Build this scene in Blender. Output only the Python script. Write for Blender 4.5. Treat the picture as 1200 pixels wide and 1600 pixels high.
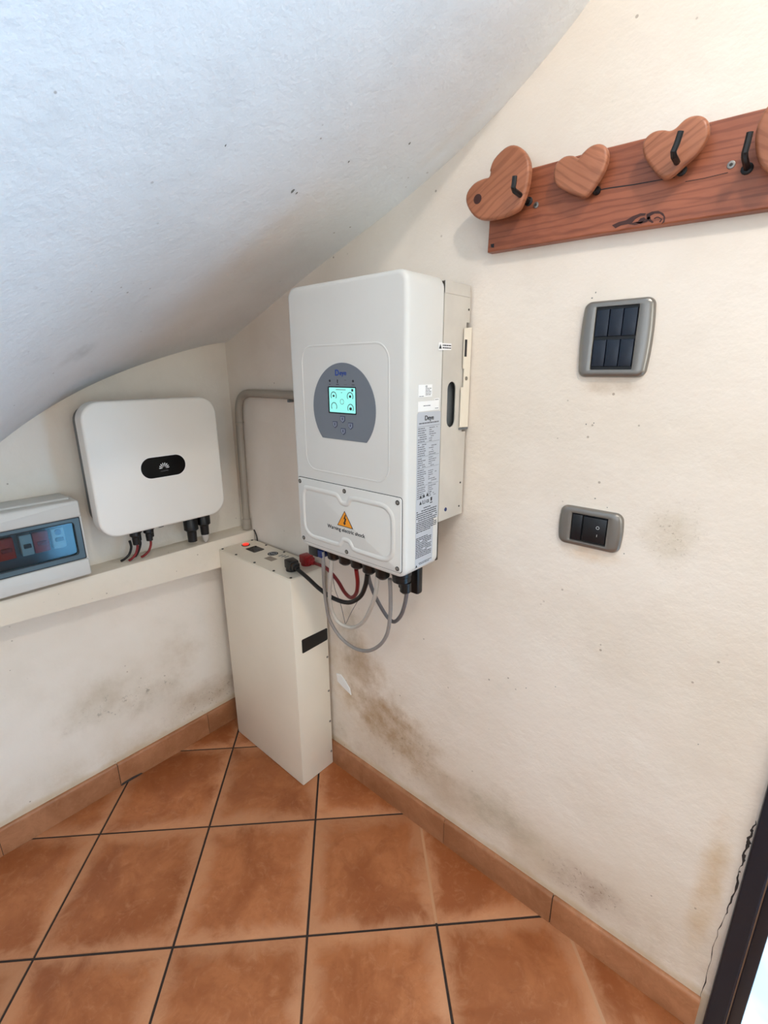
import bpy, bmesh, math, random
import numpy as np
from mathutils import Vector, Matrix
from mathutils.geometry import tessellate_polygon
random.seed(7)
for o in list(bpy.data.objects): bpy.data.objects.remove(o)
SC = bpy.context.scene
COL = SC.collection

# ------------------------------------------------------------------ camera
CAM = np.array([1.5322, -0.9374, 1.3352]); FOC = 754.22
YAW, PIT, ROL = 0.7214, -0.2854, -0.0045
_f = np.array([-math.sin(YAW)*math.cos(PIT), math.cos(YAW)*math.cos(PIT), math.sin(PIT)])
_r = np.array([math.cos(YAW), math.sin(YAW), 0.]); _u = np.cross(_r, _f)
_r, _u = _r*math.cos(ROL)+_u*math.sin(ROL), -_r*math.sin(ROL)+_u*math.cos(ROL)
cd = bpy.data.cameras.new('camera'); cam = bpy.data.objects.new('camera', cd); COL.objects.link(cam)
cam.matrix_world = Matrix([[_r[0], _u[0], -_f[0], CAM[0]], [_r[1], _u[1], -_f[1], CAM[1]],
                           [_r[2], _u[2], -_f[2], CAM[2]], [0, 0, 0, 1]])
cd.sensor_fit = 'VERTICAL'; cd.sensor_height = 36; cd.lens = 36*FOC/1600; cd.clip_start = .02
SC.camera = cam

# ------------------------------------------------------------------ sky, lights, exposure
SC.view_settings.view_transform = 'Standard'; SC.view_settings.look = 'None'
SC.view_settings.exposure = 0.06; SC.view_settings.gamma = 1; SC.view_settings.use_curve_mapping = False
w = bpy.data.worlds.new('sky'); SC.world = w; w.use_nodes = True
w.node_tree.nodes['Background'].inputs[0].default_value = (.74, .86, 1.0, 1)
w.node_tree.nodes['Background'].inputs[1].default_value = 2.4
def area(name, loc, target, sx, sy, power, col):
    l = bpy.data.lights.new(name, 'AREA'); l.shape = 'RECTANGLE'; l.size = sx; l.size_y = sy
    l.energy = power; l.color = col
    o = bpy.data.objects.new(name, l); COL.objects.link(o); o.location = loc
    o.rotation_euler = (Vector(target)-Vector(loc)).to_track_quat('-Z', 'Y').to_euler(); return o
area('daylight_through_door', (2.15, .30, .95), (.9, -.8, 1.5), .8, 1.7, 37, (.20, .58, 1.0))
area('far_side_fill_light', (2.95, -1.2, 1.4), (0, -.8, 1.3), 1.2, 1.2, 8, (1.0, .96, .76))  # fill light added on the unseen far side of the room
l = bpy.data.lights.new('ceiling_lamp_light', 'POINT'); l.energy = 23; l.shadow_soft_size = .035; l.color = (1.0, .90, .80)
o = bpy.data.objects.new('ceiling_lamp_light', l); COL.objects.link(o); o.location = (1.90, -.85, 2.44)

# ------------------------------------------------------------------ materials
def lin(r, g, b):
    f = lambda c: (c/255/12.92) if c/255 <= .04045 else ((c/255+.055)/1.055)**2.4
    return (f(r), f(g), f(b), 1)
class M:
    def __init__(s, name, col=(.8, .8, .8, 1), rough=.5, metal=0, **kw):
        s.m = bpy.data.materials.new(name); s.m.use_nodes = True; s.t = s.m.node_tree
        s.b = s.t.nodes['Principled BSDF']; s.b.inputs['Base Color'].default_value = col
        s.b.inputs['Roughness'].default_value = rough; s.b.inputs['Metallic'].default_value = metal
        for k, v in kw.items(): s.b.inputs[k.replace('_', ' ')].default_value = v
        s.tc = None
    def n(s, typ, **kw):
        x = s.t.nodes.new(typ)
        for k, v in kw.items(): setattr(x, k, v)
        return x
    def l(s, a, b): s.t.links.new(a, b)
    def obj(s):
        if not s.tc: s.tc = s.n('ShaderNodeTexCoord')
        return s.tc.outputs['Object']
    def noise(s, scale, detail=4, rough=.55, vec=None, dist=0, stretch=None):
        v = vec or s.obj()
        if stretch:
            mp = s.n('ShaderNodeMapping'); mp.inputs['Scale'].default_value = stretch; s.l(v, mp.inputs[0]); v = mp.outputs[0]
        x = s.n('ShaderNodeTexNoise'); s.l(v, x.inputs['Vector'])
        x.inputs['Scale'].default_value = scale; x.inputs['Detail'].default_value = detail
        x.inputs['Roughness'].default_value = rough; x.inputs['Distortion'].default_value = dist
        return x.outputs['Fac']
    def rng(s, v, a, b, c=0, d=1, smooth=True):
        x = s.n('ShaderNodeMapRange'); x.interpolation_type = 'SMOOTHSTEP' if smooth else 'LINEAR'; s.l(v, x.inputs[0])
        for i, q in enumerate((a, b, c, d)): x.inputs[i+1].default_value = q
        return x.outputs[0]
    def math(s, op, a, b=None, clamp=False):
        x = s.n('ShaderNodeMath', operation=op, use_clamp=clamp)
        for i, q in enumerate((a, b)):
            if q is None: continue
            if isinstance(q, (int, float)): x.inputs[i].default_value = q
            else: s.l(q, x.inputs[i])
        return x.outputs[0]
    def mix(s, fac, a, b):
        x = s.n('ShaderNodeMix', data_type='RGBA')
        for i, q in ((0, fac), (6, a), (7, b)):
            if isinstance(q, (int, float)): x.inputs[i].default_value = q
            elif isinstance(q, tuple): x.inputs[i].default_value = q
            else: s.l(q, x.inputs[i])
        return x.outputs[2]
    def color(s, c): s.l(c, s.b.inputs['Base Color'])
    def bump(s, h, strength=.3, dist=.002, prev=None):
        x = s.n('ShaderNodeBump'); x.inputs['Strength'].default_value = strength; x.inputs['Distance'].default_value = dist
        s.l(h, x.inputs['Height'])
        if prev: s.l(prev, x.inputs['Normal'])
        s.l(x.outputs[0], s.b.inputs['Normal']); return x.outputs[0]
    def blob(s, c, r, wob=.35, scale=14):          # soft patch of dirt with a ragged edge
        a = s.n('ShaderNodeVectorMath', operation='SUBTRACT'); s.l(s.obj(), a.inputs[0]); a.inputs[1].default_value = c
        m = s.n('ShaderNodeVectorMath', operation='DIVIDE'); s.l(a.outputs[0], m.inputs[0]); m.inputs[1].default_value = r
        q = s.n('ShaderNodeVectorMath', operation='LENGTH'); s.l(m.outputs[0], q.inputs[0])
        if s.__dict__.get('_wn') is None: s._wn = s.noise(scale, 5, .65)
        d = s.math('ADD', q.outputs['Value'], s.math('MULTIPLY', s.math('SUBTRACT', s._wn, .5), wob*4))
        return s.rng(d, 1.1, .2)
def speck(m, scale, thr, dens=.6):
    v = m.n('ShaderNodeTexVoronoi'); v.inputs['Scale'].default_value = scale; m.l(m.obj(), v.inputs['Vector'])
    a = m.rng(v.outputs['Distance'], thr, thr*.6)
    b = m.rng(m.noise(scale*.13, 2), dens, dens+.06)
    return m.math('MULTIPLY', a, b)

def plaster(name, base, tint, relief=.25, blobs=(), specks=(), low=None, scale=1):
    m = M(name, rough=.9); m.b.inputs['Specular IOR Level'].default_value = .2
    c = m.mix(m.rng(m.noise(2.2, 4), .35, .7), base, tint)
    c = m.mix(m.math('MULTIPLY', m.rng(m.noise(9, 6, .7), .5, .75), .25), c, tuple(x*.9 for x in tint[:3])+(1,))
    if low:                                         # grime that sits just above the skirting
        sx = m.n('ShaderNodeSeparateXYZ'); m.l(m.obj(), sx.inputs[0])
        g = m.math('MULTIPLY', m.rng(sx.outputs[2], low[0], low[1]), m.rng(m.noise(7, 6, .7), .3, .75))
        c = m.mix(m.math('MULTIPLY', g, low[3]), c, low[2])
        g = m.math('MULTIPLY', m.rng(m.math('ADD', sx.outputs[2], m.math('MULTIPLY', m.noise(11, 4), .03)), .128, .108), .8)
        c = m.mix(m.math('MULTIPLY', g, .55), c, lin(196, 168, 122))
    for cen, rad, col, st in blobs:
        f = m.math('MULTIPLY', m.blob(cen, rad), m.rng(m.noise(12, 6, .7), .25, .75, .25, 1))
        c = m.mix(m.math('MULTIPLY', f, st), c, col)
    for cen, rad, col, st, sc in specks:
        v = m.rng(m.noise(sc, 4, .8), .56, .66)
        f = m.math('MULTIPLY', m.blob(cen, rad), v); c = m.mix(m.math('MULTIPLY', f, st), c, col)
    c = m.mix(m.math('MULTIPLY', speck(m, 34, .10, .56), .55), c, lin(120, 100, 80))
    m.color(c)
    h = m.math('ADD', m.math('MULTIPLY', m.noise(38*scale, 3, .6), 1.0), m.math('MULTIPLY', m.noise(120*scale, 3, .6), .55))
    p = m.bump(h, relief, .004)
    m.bump(m.noise(6, 3), .35, .02, p)
    return m.m

DAMP = lin(172, 142, 108); GREY = lin(150, 140, 118)
mat_wall_right = plaster('plaster_cream_right', lin(238, 228, 216), lin(229, 217, 202), .28,
    blobs=[((.58, 0, .40), (.16, .3, .22), lin(196, 166, 122), .55), ((.74, 0, .27), (.24, .3, .15), lin(192, 164, 124), .5), ((1.15, 0, .18), (.35, .3, .12), lin(200, 180, 148), .45), ((.60, 0, .44), (.10, .3, .13), DAMP, .7), ((.68, 0, .31), (.13, .3, .12), DAMP, .9), ((.80, 0, .27), (.12, .3, .10), DAMP, .9),
           ((.93, 0, .20), (.14, .3, .08), DAMP, .45), ((1.10, 0, .22), (.15, .3, .08), GREY, .4), ((1.33, 0, .17), (.12, .3, .07), lin(140, 108, 84), .55),
           ((1.545, 0, .36), (.03, .3, .22), lin(196, 160, 105), .7), ((1.25, 0, .985), (.07, .3, .025), lin(214, 180, 140), .6),
           ((1.25, 0, 1.305), (.06, .3, .018), lin(176, 150, 122), .7), ((.56, 0, .55), (.06, .3, .12), GREY, .5),
           ((1.38, 0, 1.06), (.05, .3, .07), lin(170, 150, 110), .45)],
    specks=[((1.32, 0, .17), (.12, .3, .06), lin(118, 84, 62), .8, 90), ((1.38, 0, 1.06), (.06, .3, .08), lin(140, 122, 96), .5, 110),
            ((.78, 0, .25), (.22, .3, .16), lin(110, 82, 58), .35, 60)],
    low=(.36, .09, lin(176, 152, 118), .5))
mat_wall_left = plaster('plaster_cream_left', lin(238, 230, 219), lin(228, 218, 204), .28,
    blobs=[((0, -.55, .33), (.3, .16, .10), lin(176, 160, 132), .45), ((0, -.38, .26), (.3, .14, .08), lin(160, 142, 112), .4),
           ((0, -.20, .17), (.3, .18, .07), lin(166, 136, 98), .55), ((0, -.30, .38), (.3, .10, .08), lin(184, 160, 130), .4)],
    specks=[((0, -.2, .14), (.3, .2, .05), lin(128, 98, 66), .7, 70), ((0, -.48, .30), (.3, .2, .05), lin(120, 112, 96), .6, 40)],
    low=(.26, .09, lin(186, 160, 124), .45))
mat_ceiling = plaster('plaster_white_ceiling', lin(240, 242, 242), lin(231, 233, 233), .62,
    blobs=[((.30, -.55, 1.50), (.04, .05, .3), lin(170, 172, 168), .5)])
mat_trunk = plaster('painted_trunking', lin(233, 224, 209), lin(226, 214, 196), .12)

def tile_mat(name, half, dark, light, pale):
    m = M(name, rough=.42); m.b.inputs['Specular IOR Level'].default_value = .4
    oi = m.n('ShaderNodeObjectInfo'); ad = m.n('ShaderNodeVectorMath', operation='ADD')
    mu = m.n('ShaderNodeVectorMath', operation='SCALE'); cx = m.n('ShaderNodeCombineXYZ')
    for i in range(3): m.l(oi.outputs['Random'], cx.inputs[i])
    m.l(cx.outputs[0], mu.inputs[0]); mu.inputs['Scale'].default_value = 37
    m.l(m.obj(), ad.inputs[0]); m.l(mu.outputs[0], ad.inputs[1]); v = ad.outputs[0]
    n1 = m.noise(5, 5, .6, vec=v, dist=.6); n2 = m.noise(16, 7, .7, vec=v, dist=1.0); n3 = m.noise(60, 4, .7, vec=v)
    c = m.mix(m.rng(n1, .34, .66), dark, light)
    c = m.mix(m.math('MULTIPLY', m.rng(n2, .40, .70), .6), c, dark)
    c = m.mix(m.math('MULTIPLY', m.rng(m.noise(28, 8, .75, vec=v, dist=1.5), .5, .72), .26), c, pale)
    c = m.mix(m.math('MULTIPLY', m.rng(m.noise(40, 6, .75, vec=v, dist=2.0), .58, .74), .35), c, tuple(x*.55 for x in dark[:3])+(1,))
    c = m.mix(m.math('MULTIPLY', m.rng(n3, .55, .75), .22), c, tuple(x*.6 for x in dark[:3])+(1,))
    if half:
        s = m.n('ShaderNodeSeparateXYZ'); m.l(m.obj(), s.inputs[0])
        e = m.math('MAXIMUM', m.math('ABSOLUTE', s.outputs[0]), m.math('ABSOLUTE', s.outputs[1]))
        e = m.math('ADD', m.math('DIVIDE', e, half), m.math('MULTIPLY', m.math('SUBTRACT', n2, .5), .55))
        e = m.math('ADD', e, m.math('MULTIPLY', m.math('SUBTRACT', n1, .5), .5))
        c = m.mix(m.math('MULTIPLY', m.rng(e, .70, 1.0), .55), c, pale)
        m.l(m.rng(n1, .3, .7, .34, .55), m.b.inputs['Roughness'])
    k = m.rng(oi.outputs['Random'], 0, 1, .88, 1.1, False)
    h = m.n('ShaderNodeHueSaturation'); m.l(k, h.inputs['Value']); m.l(c, h.inputs['Color']); m.color(h.outputs[0])
    p = m.bump(n2, .25, .002); m.bump(n1, .35, .004, p); return m.m
TS = .3224
mat_tile = tile_mat('terracotta_tile', TS/2, lin(146, 82, 44), lin(178, 110, 66), lin(206, 150, 110))
mat_skirt = tile_mat('terracotta_skirting', 0, lin(150, 98, 64), lin(180, 126, 90), lin(200, 150, 112))
mat_grout = M('dark_grout', lin(52, 40, 34), .95).m
mat_palegrout = M('pale_grout', lin(190, 140, 102), .95).m

def paint(name, col, rough=.45, amp=.04, bump=.0, metal=0, mott=5):
    m = M(name, rough=rough, metal=metal)
    d = tuple(x*(1-amp*2) for x in col[:3])+(1,)
    m.color(m.mix(m.rng(m.noise(mott, 4), .3, .7), col, d))
    m.l(m.rng(m.noise(mott*3, 3), .2, .8, rough*.9, min(1, rough*1.12)), m.b.inputs['Roughness'])
    if bump: m.bump(m.noise(400, 2), bump, .0006)
    return m.m
white_cover = paint('white_powder_coat', lin(216, 214, 208), .38, .015)
cream_metal = paint('cream_powder_coat', lin(236, 226, 208), .40, .02, .12)
white_plastic = paint('white_plastic', lin(236, 233, 226), .42, .015)
zinc = paint('bare_light_metal', lin(214, 208, 198), .42, .06, .1, .25, 9)
zinc_dark = paint('grey_metal', lin(120, 124, 126), .5, .05, 0, .3)
black_pl = paint('black_plastic', lin(9, 9, 10), .4, .1)
black_gloss = paint('black_gloss', lin(8, 9, 12), .12, .05)
black_rub = paint('black_rubber', lin(11, 11, 12), .55, .1)
red_pl = paint('red_plastic', lin(150, 14, 20), .4, .05)
red_rub = paint('red_cable_sheath', lin(126, 18, 22), .45, .05)
blue_pl = paint('blue_plastic', lin(16, 38, 96), .4, .05)
grey_cable = paint('grey_cable_sheath', lin(150, 146, 142), .5, .04)
pale_cable = paint('pale_cable_sheath', lin(196, 190, 180), .5, .04)
dark_cable = paint('slate_cable_sheath', lin(110, 108, 110), .5, .04)
conduit = paint('grey_pvc', lin(166, 156, 142), .5, .05)
panel_grey = paint('grey_panel_film', lin(112, 118, 126), .5, .03)
steel = paint('screw_steel', lin(150, 146, 138), .35, .05, 0, .9)
steel_dk = paint('screw_dark', lin(70, 66, 60), .5, .05, 0, .6)
satin = paint('satin_nickel_plastic', lin(138, 134, 128), .3, .015, 0, .7, 3)
navy = paint('dark_blue_black_rocker', lin(14, 24, 40), .3, .05)
navy_lo = paint('black_rocker', lin(17, 19, 23), .3, .05)
box_grey = paint('pale_grey_plastic', lin(206, 204, 198), .45, .02)
frame_paint = paint('dark_door_paint', lin(13, 28, 42), .35, .1, 0, 0, 3)
ink = M('black_ink', lin(28, 28, 32), .7).m
ink_grey = M('grey_ink', lin(96, 96, 100), .7).m
ink_blue = M('blue_ink', lin(16, 58, 140), .5).m
ink_orange = M('orange_ink', lin(238, 150, 20), .5).m
ink_white = M('white_ink', lin(205, 208, 210), .5).m
label_grey = M('grey_label_film', lin(186, 190, 196), .5).m
label_white = M('white_label', lin(240, 240, 238), .5).m
label_tan = M('taupe_label', lin(150, 136, 120), .5).m
foil = paint('crinkled_pale_wrap', lin(196, 192, 186), .4, .1)
m = M('lcd_screen', lin(20, 60, 60), .3); m.b.inputs['Emission Color'].default_value = lin(158, 250, 240)
m.b.inputs['Emission Strength'].default_value = .95; lcd = m.m
m = M('red_lit_button', lin(200, 30, 20), .3); m.b.inputs['Emission Color'].default_value = lin(255, 50, 36)
m.b.inputs['Emission Strength'].default_value = 1.2; red_lit = m.m
def glassy(name, tint, gl=.12, rough=.03):
    mt = bpy.data.materials.new(name); mt.use_nodes = True; t = mt.node_tree; t.nodes.clear()
    a = t.nodes.new('ShaderNodeBsdfTransparent'); a.inputs[0].default_value = tint
    b = t.nodes.new('ShaderNodeBsdfGlossy'); b.inputs['Roughness'].default_value = rough
    lw = t.nodes.new('ShaderNodeLayerWeight'); pw = t.nodes.new('ShaderNodeMath'); pw.operation = 'POWER'; pw.inputs[1].default_value = 5
    t.links.new(lw.outputs['Facing'], pw.inputs[0]); f = t.nodes.new('ShaderNodeMath'); f.operation = 'MULTIPLY_ADD'
    t.links.new(pw.outputs[0], f.inputs[0]); f.inputs[1].default_value = .9; f.inputs[2].default_value = .04
    q = t.nodes.new('ShaderNodeMixShader'); o = t.nodes.new('ShaderNodeOutputMaterial')
    t.links.new(f.outputs[0], q.inputs[0]); t.links.new(a.outputs[0], q.inputs[1]); t.links.new(b.outputs[0], q.inputs[2])
    t.links.new(q.outputs[0], o.inputs[0]); return mt
glass = glassy('clear_glass', (.97, .99, 1, 1)); smoked = glassy('smoked_blue_window', (.66, .76, .80, 1), rough=.12)

def wood(name, base, dark, ang=0):
    m = M(name, rough=.38); m.b.inputs['Specular IOR Level'].default_value = .45
    mp = m.n('ShaderNodeMapping'); mp.inputs['Rotation'].default_value = (0, ang, 0); m.l(m.obj(), mp.inputs[0])
    v = mp.outputs[0]
    nz = m.noise(7, 4, .6, vec=v, stretch=(.5, 1, 1.6), dist=.8)
    wv = m.n('ShaderNodeTexWave', wave_type='BANDS', bands_direction='Z'); m2 = m.n('ShaderNodeMapping')
    m2.inputs['Scale'].default_value = (.18, .4, 1.0); m.l(v, m2.inputs[0]); m.l(m2.outputs[0], wv.inputs[0])
    wv.inputs['Scale'].default_value = 27; wv.inputs['Distortion'].default_value = 9; wv.inputs['Detail'].default_value = 3
    wv.inputs['Detail Scale'].default_value = 1.2
    fine = m.noise(60, 5, .7, vec=v, stretch=(.12, 1, 1.5))
    c = m.mix(m.rng(nz, .3, .7), base, tuple(a*.55+b*.45 for a, b in zip(base, dark)))
    c = m.mix(m.math('MULTIPLY', m.rng(wv.outputs['Fac'], .62, 1.0), .34), c, dark)
    c = m.mix(m.math('MULTIPLY', m.rng(fine, .45, .75), .4), c, dark)
    m.color(c); m.bump(fine, .25, .0015); return m.m
wood_board = wood('red_brown_varnished_wood', lin(170, 100, 70), lin(84, 38, 24))
wood_heart = wood('honey_varnished_wood', lin(176, 112, 80), lin(104, 58, 34), .5)
wood_heart2 = wood('honey_varnished_wood_cross_grain', lin(182, 118, 86), lin(108, 60, 36), -.6)
wood_knot = M('dark_knot', lin(62, 26, 16), .5).m
chip = M('flaked_plaster_hole', lin(62, 54, 50), .95).m

# ------------------------------------------------------------------ mesh helpers
def ray_on(q, ax, val):
    v = _f + _r*(q[0]-600)/FOC + _u*(800-q[1])/FOC
    return CAM + (val-CAM[ax])/v[ax]*v
def mk(name, bm, mat, parent=None, smooth=False, kind=None, label=None, mats=None):
    me = bpy.data.meshes.new(name); bmesh.ops.recalc_face_normals(bm, faces=bm.faces); bm.to_mesh(me); bm.free()
    for x in (mats or [mat]): me.materials.append(x)
    if smooth:
        for p in me.polygons: p.use_smooth = True
        me.set_sharp_from_angle(angle=math.radians(38))
    ob = bpy.data.objects.new(name, me); COL.objects.link(ob)
    if parent:
        ob.parent = parent; ob.matrix_parent_inverse = Matrix.Translation(-Vector(WLOC.get(parent.name, (0, 0, 0))))
    if kind: ob['kind'] = kind
    if label: ob['label'] = label
    return ob
WLOC = {}
def thing(name, label, cat, loc, group=None):
    e = bpy.data.objects.new(name, None); COL.objects.link(e); e.location = loc; e.empty_display_size = .05
    WLOC[e.name] = tuple(loc); e['label'] = label; e['category'] = cat
    if group: e['group'] = group
    return e
def tag(o, label, cat, group=None):
    o['label'] = label; o['category'] = cat
    if group: o['group'] = group
    return o
def box(bm, x0, x1, y0, y1, z0, z1, bev=0, seg=2):
    r = bmesh.ops.create_cube(bm, size=1); vs = r['verts']
    for v in vs: v.co = Vector(((x0+x1)/2+v.co.x*(x1-x0), (y0+y1)/2+v.co.y*(y1-y0), (z0+z1)/2+v.co.z*(z1-z0)))
    if bev:
        es = list({e for v in vs for e in v.link_edges})
        bmesh.ops.bevel(bm, geom=es, offset=bev, segments=seg, profile=.5, affect='EDGES')
    return bm
def B(*a, **k): return box(bmesh.new(), *a, **k)
def rr(x0, x1, z0, z1, r, n=5):
    if n == 1: return [(x1, z1), (x0, z1), (x0, z0), (x1, z0)]
    out = []
    for cx, cz, a0 in ((x1-r, z1-r, 0), (x0+r, z1-r, 90), (x0+r, z0+r, 180), (x1-r, z0+r, 270)):
        for i in range(n+1):
            a = math.radians(a0+90*i/n); out.append((cx+r*math.cos(a), cz+r*math.sin(a)))
    return out
def area2(p): return sum(p[i][0]*p[(i+1) % len(p)][1]-p[(i+1) % len(p)][0]*p[i][1] for i in range(len(p)))/2
def inset(p, d):
    n = len(p); out = []
    sg = 1 if area2(p) > 0 else -1
    for i in range(n):
        a = Vector(p[i-1]); b = Vector(p[i]); c = Vector(p[(i+1) % n])
        e1 = (b-a); e2 = (c-b)
        if e1.length < 1e-9: e1 = e2
        if e2.length < 1e-9: e2 = e1
        e1.normalize(); e2.normalize()
        n1 = Vector((-e1.y, e1.x))*sg; n2 = Vector((-e2.y, e2.x))*sg
        m_ = (n1+n2)
        if m_.length < 1e-6: m_ = n1
        m_.normalize(); k = d/max(.35, m_.dot(n1))
        out.append((b.x+m_.x*k, b.y+m_.y*k))
    return out
FRONT = lambda y: (lambda a, b, d: (a, y-d, b))     # faces -y, a = X, b = Z
SIDE = lambda x: (lambda a, b, d: (x+d, a, b))      # faces +x, a = Y, b = Z
TOP = lambda z: (lambda a, b, d: (a, b, z+d))
DOWN = lambda z: (lambda a, b, d: (a, b, z-d))
def slab(bm, out, d0, d1, fn, r=0, seg=3, back=0):
    """prism of a 2D outline from depth d0 to d1 whose front edge is rounded by r"""
    lay = []
    if back: lay.append((inset(out, back), d0)); lay.append((out, d0+back))
    else: lay.append((out, d0))
    if r:
        for i in range(seg+1):
            a = math.pi/2*i/seg; lay.append((inset(out, r*(1-math.cos(a))), d1-r+r*math.sin(a)))
    else: lay.append((out, d1))
    rows = [[bm.verts.new(fn(a, b, d)) for a, b in L] for L, d in lay]
    n = len(out)
    for k in range(len(rows)-1):
        for i in range(n):
            j = (i+1) % n
            bm.faces.new((rows[k][i], rows[k][j], rows[k+1][j], rows[k+1][i]))
    bm.faces.new(rows[0][::-1]); bm.faces.new(rows[-1])
    return bm
def S(*a, **k): return slab(bmesh.new(), *a, **k)
def cat(pts, n=6, closed=False):
    P = [Vector(p) for p in pts]; out = []; N = len(P)
    for i in range(N if closed else N-1):
        if closed: a, b, c, d = P[i-1], P[i], P[(i+1) % N], P[(i+2) % N]
        else: a, b, c, d = P[max(i-1, 0)], P[i], P[i+1], P[min(i+2, N-1)]
        for k in range(n):
            t = k/n
            out.append(.5*((2*b)+(c-a)*t+(2*a-5*b+4*c-d)*t*t+(3*b-a-3*c+d)*t**3))
    if not closed: out.append(P[-1])
    return out
def tube(bm, pts, r, n=10, closed=False, flat=None):
    P = [Vector(p) for p in pts]; rings = []
    up = Vector((.3, .2, 1)).normalized(); N = len(P)
    for i, p in enumerate(P):
        t = ((P[(i+1) % N]-P[i-1]) if closed else (P[min(i+1, N-1)]-P[max(i-1, 0)])).normalized()
        if i == 0: u = t.orthogonal().normalized()
        else: u = (u-t*u.dot(t)).normalized()
        v = t.cross(u); rad = r if not callable(r) else r(i/(N-1))
        rings.append([bm.verts.new(p+(u*math.cos(2*math.pi*k/n)+v*math.sin(2*math.pi*k/n))*rad) for k in range(n)])
    m_ = len(rings)
    for i in range(m_ if closed else m_-1):
        A, Bq = rings[i], rings[(i+1) % m_]
        for k in range(n): bm.faces.new((A[k], A[(k+1) % n], Bq[(k+1) % n], Bq[k]))
    if not closed: bm.faces.new(rings[0][::-1]); bm.faces.new(rings[-1])
    return bm
def lathe(bm, prof, o, ax=(0, 0, 1), n=16):
    ax = Vector(ax).normalized(); u = ax.orthogonal().normalized(); v = ax.cross(u); o = Vector(o); R = []
    for r, h in prof:
        R.append([bm.verts.new(o+ax*h+(u*math.cos(2*math.pi*k/n)+v*math.sin(2*math.pi*k/n))*max(r, 1e-5)) for k in range(n)])
    for i in range(len(R)-1):
        for k in range(n): bm.faces.new((R[i][k], R[i][(k+1) % n], R[i+1][(k+1) % n], R[i+1][k]))
    bm.faces.new(R[0][::-1]); bm.faces.new(R[-1]); return bm
def L(*a, **k): return lathe(bmesh.new(), *a, **k)
def poly(bm, pts, d0, d1, fn):
    bm2 = slab(bm, pts, d0, d1, fn); return bm2
def text(name, body, a, b, size, fn, mat, parent, bold=0, sx=1, align='CENTER', d=.0004):
    cu = bpy.data.curves.new('t', 'FONT'); cu.body = body; cu.size = size; cu.align_x = align; cu.offset = bold; cu.extrude = d/2
    o_ = bpy.data.objects.new('t', cu); COL.objects.link(o_)
    dg = bpy.context.evaluated_depsgraph_get(); me = bpy.data.meshes.new_from_object(o_.evaluated_get(dg))
    bpy.data.objects.remove(o_); me.name = name
    for v in me.vertices: v.co = Vector(fn(a+v.co.x*sx, b+v.co.y, v.co.z+d/2+.0001))
    me.materials.clear(); me.materials.append(mat)
    ob = bpy.data.objects.new(name, me); COL.objects.link(ob); ob.parent = parent
    ob.matrix_parent_inverse = Matrix.Translation(-Vector(WLOC.get(parent.name, (0, 0, 0)))); return ob
def screw(name, fn, a, b, r, mat, parent, d=.0015, d0=0):
    bm = bmesh.new(); c = [(a+r*math.cos(2*math.pi*k/12), b+r*math.sin(2*math.pi*k/12)) for k in range(12)]
    slab(bm, c, d0, d0+d, fn, r=d*.6, seg=2)
    # a cross recess standing as two dark thin bars
    ob = mk(name, bm, mat, parent, True)
    return ob

# ------------------------------------------------------------------ the setting
XM, YM = 3.0, -2.4
zBx = [0, .35, .538, .712, .884, .994, 1.075, 1.149]; zBz = [1.425, 1.551, 1.615, 1.676, 1.736, 1.79, 1.845, 1.894]
pB = np.polyfit(zBx, zBz, 4)
zAy = [0, -.047, -.162, -.325, -.449, -.533, -.598, -.659]; zAz = [1.44, 1.445, 1.403, 1.342, 1.303, 1.263, 1.218, 1.175]
pA = np.polyfit(zAy, zAz, 3)
def zB(x): return float(np.polyval(pB, x)) if x < 1.149 else float(np.polyval(pB, 1.149))+(x-1.149)*1.0
def zA(y): return float(np.polyval(pA, y)) if y > -.66 else max(.62, float(np.polyval(pA, -.66))+(y+.66)*.8)
def zceil(x, y):
    w_ = max(0, 1-x/1.45); w_ = w_*w_*(3-2*w_)
    return min(2.5, zB(max(0, x))+(zA(min(0, y))-zA(0))*w_ + .012*(1-math.exp(min(0, y)/.05))+.0)
def struct(name, bm, mat, **k): return mk(name, bm, mat, kind='structure', **k)
T = .3
floor = struct('floor', B(0, XM, YM, 0, -.12, -.003), mat_grout)
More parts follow.
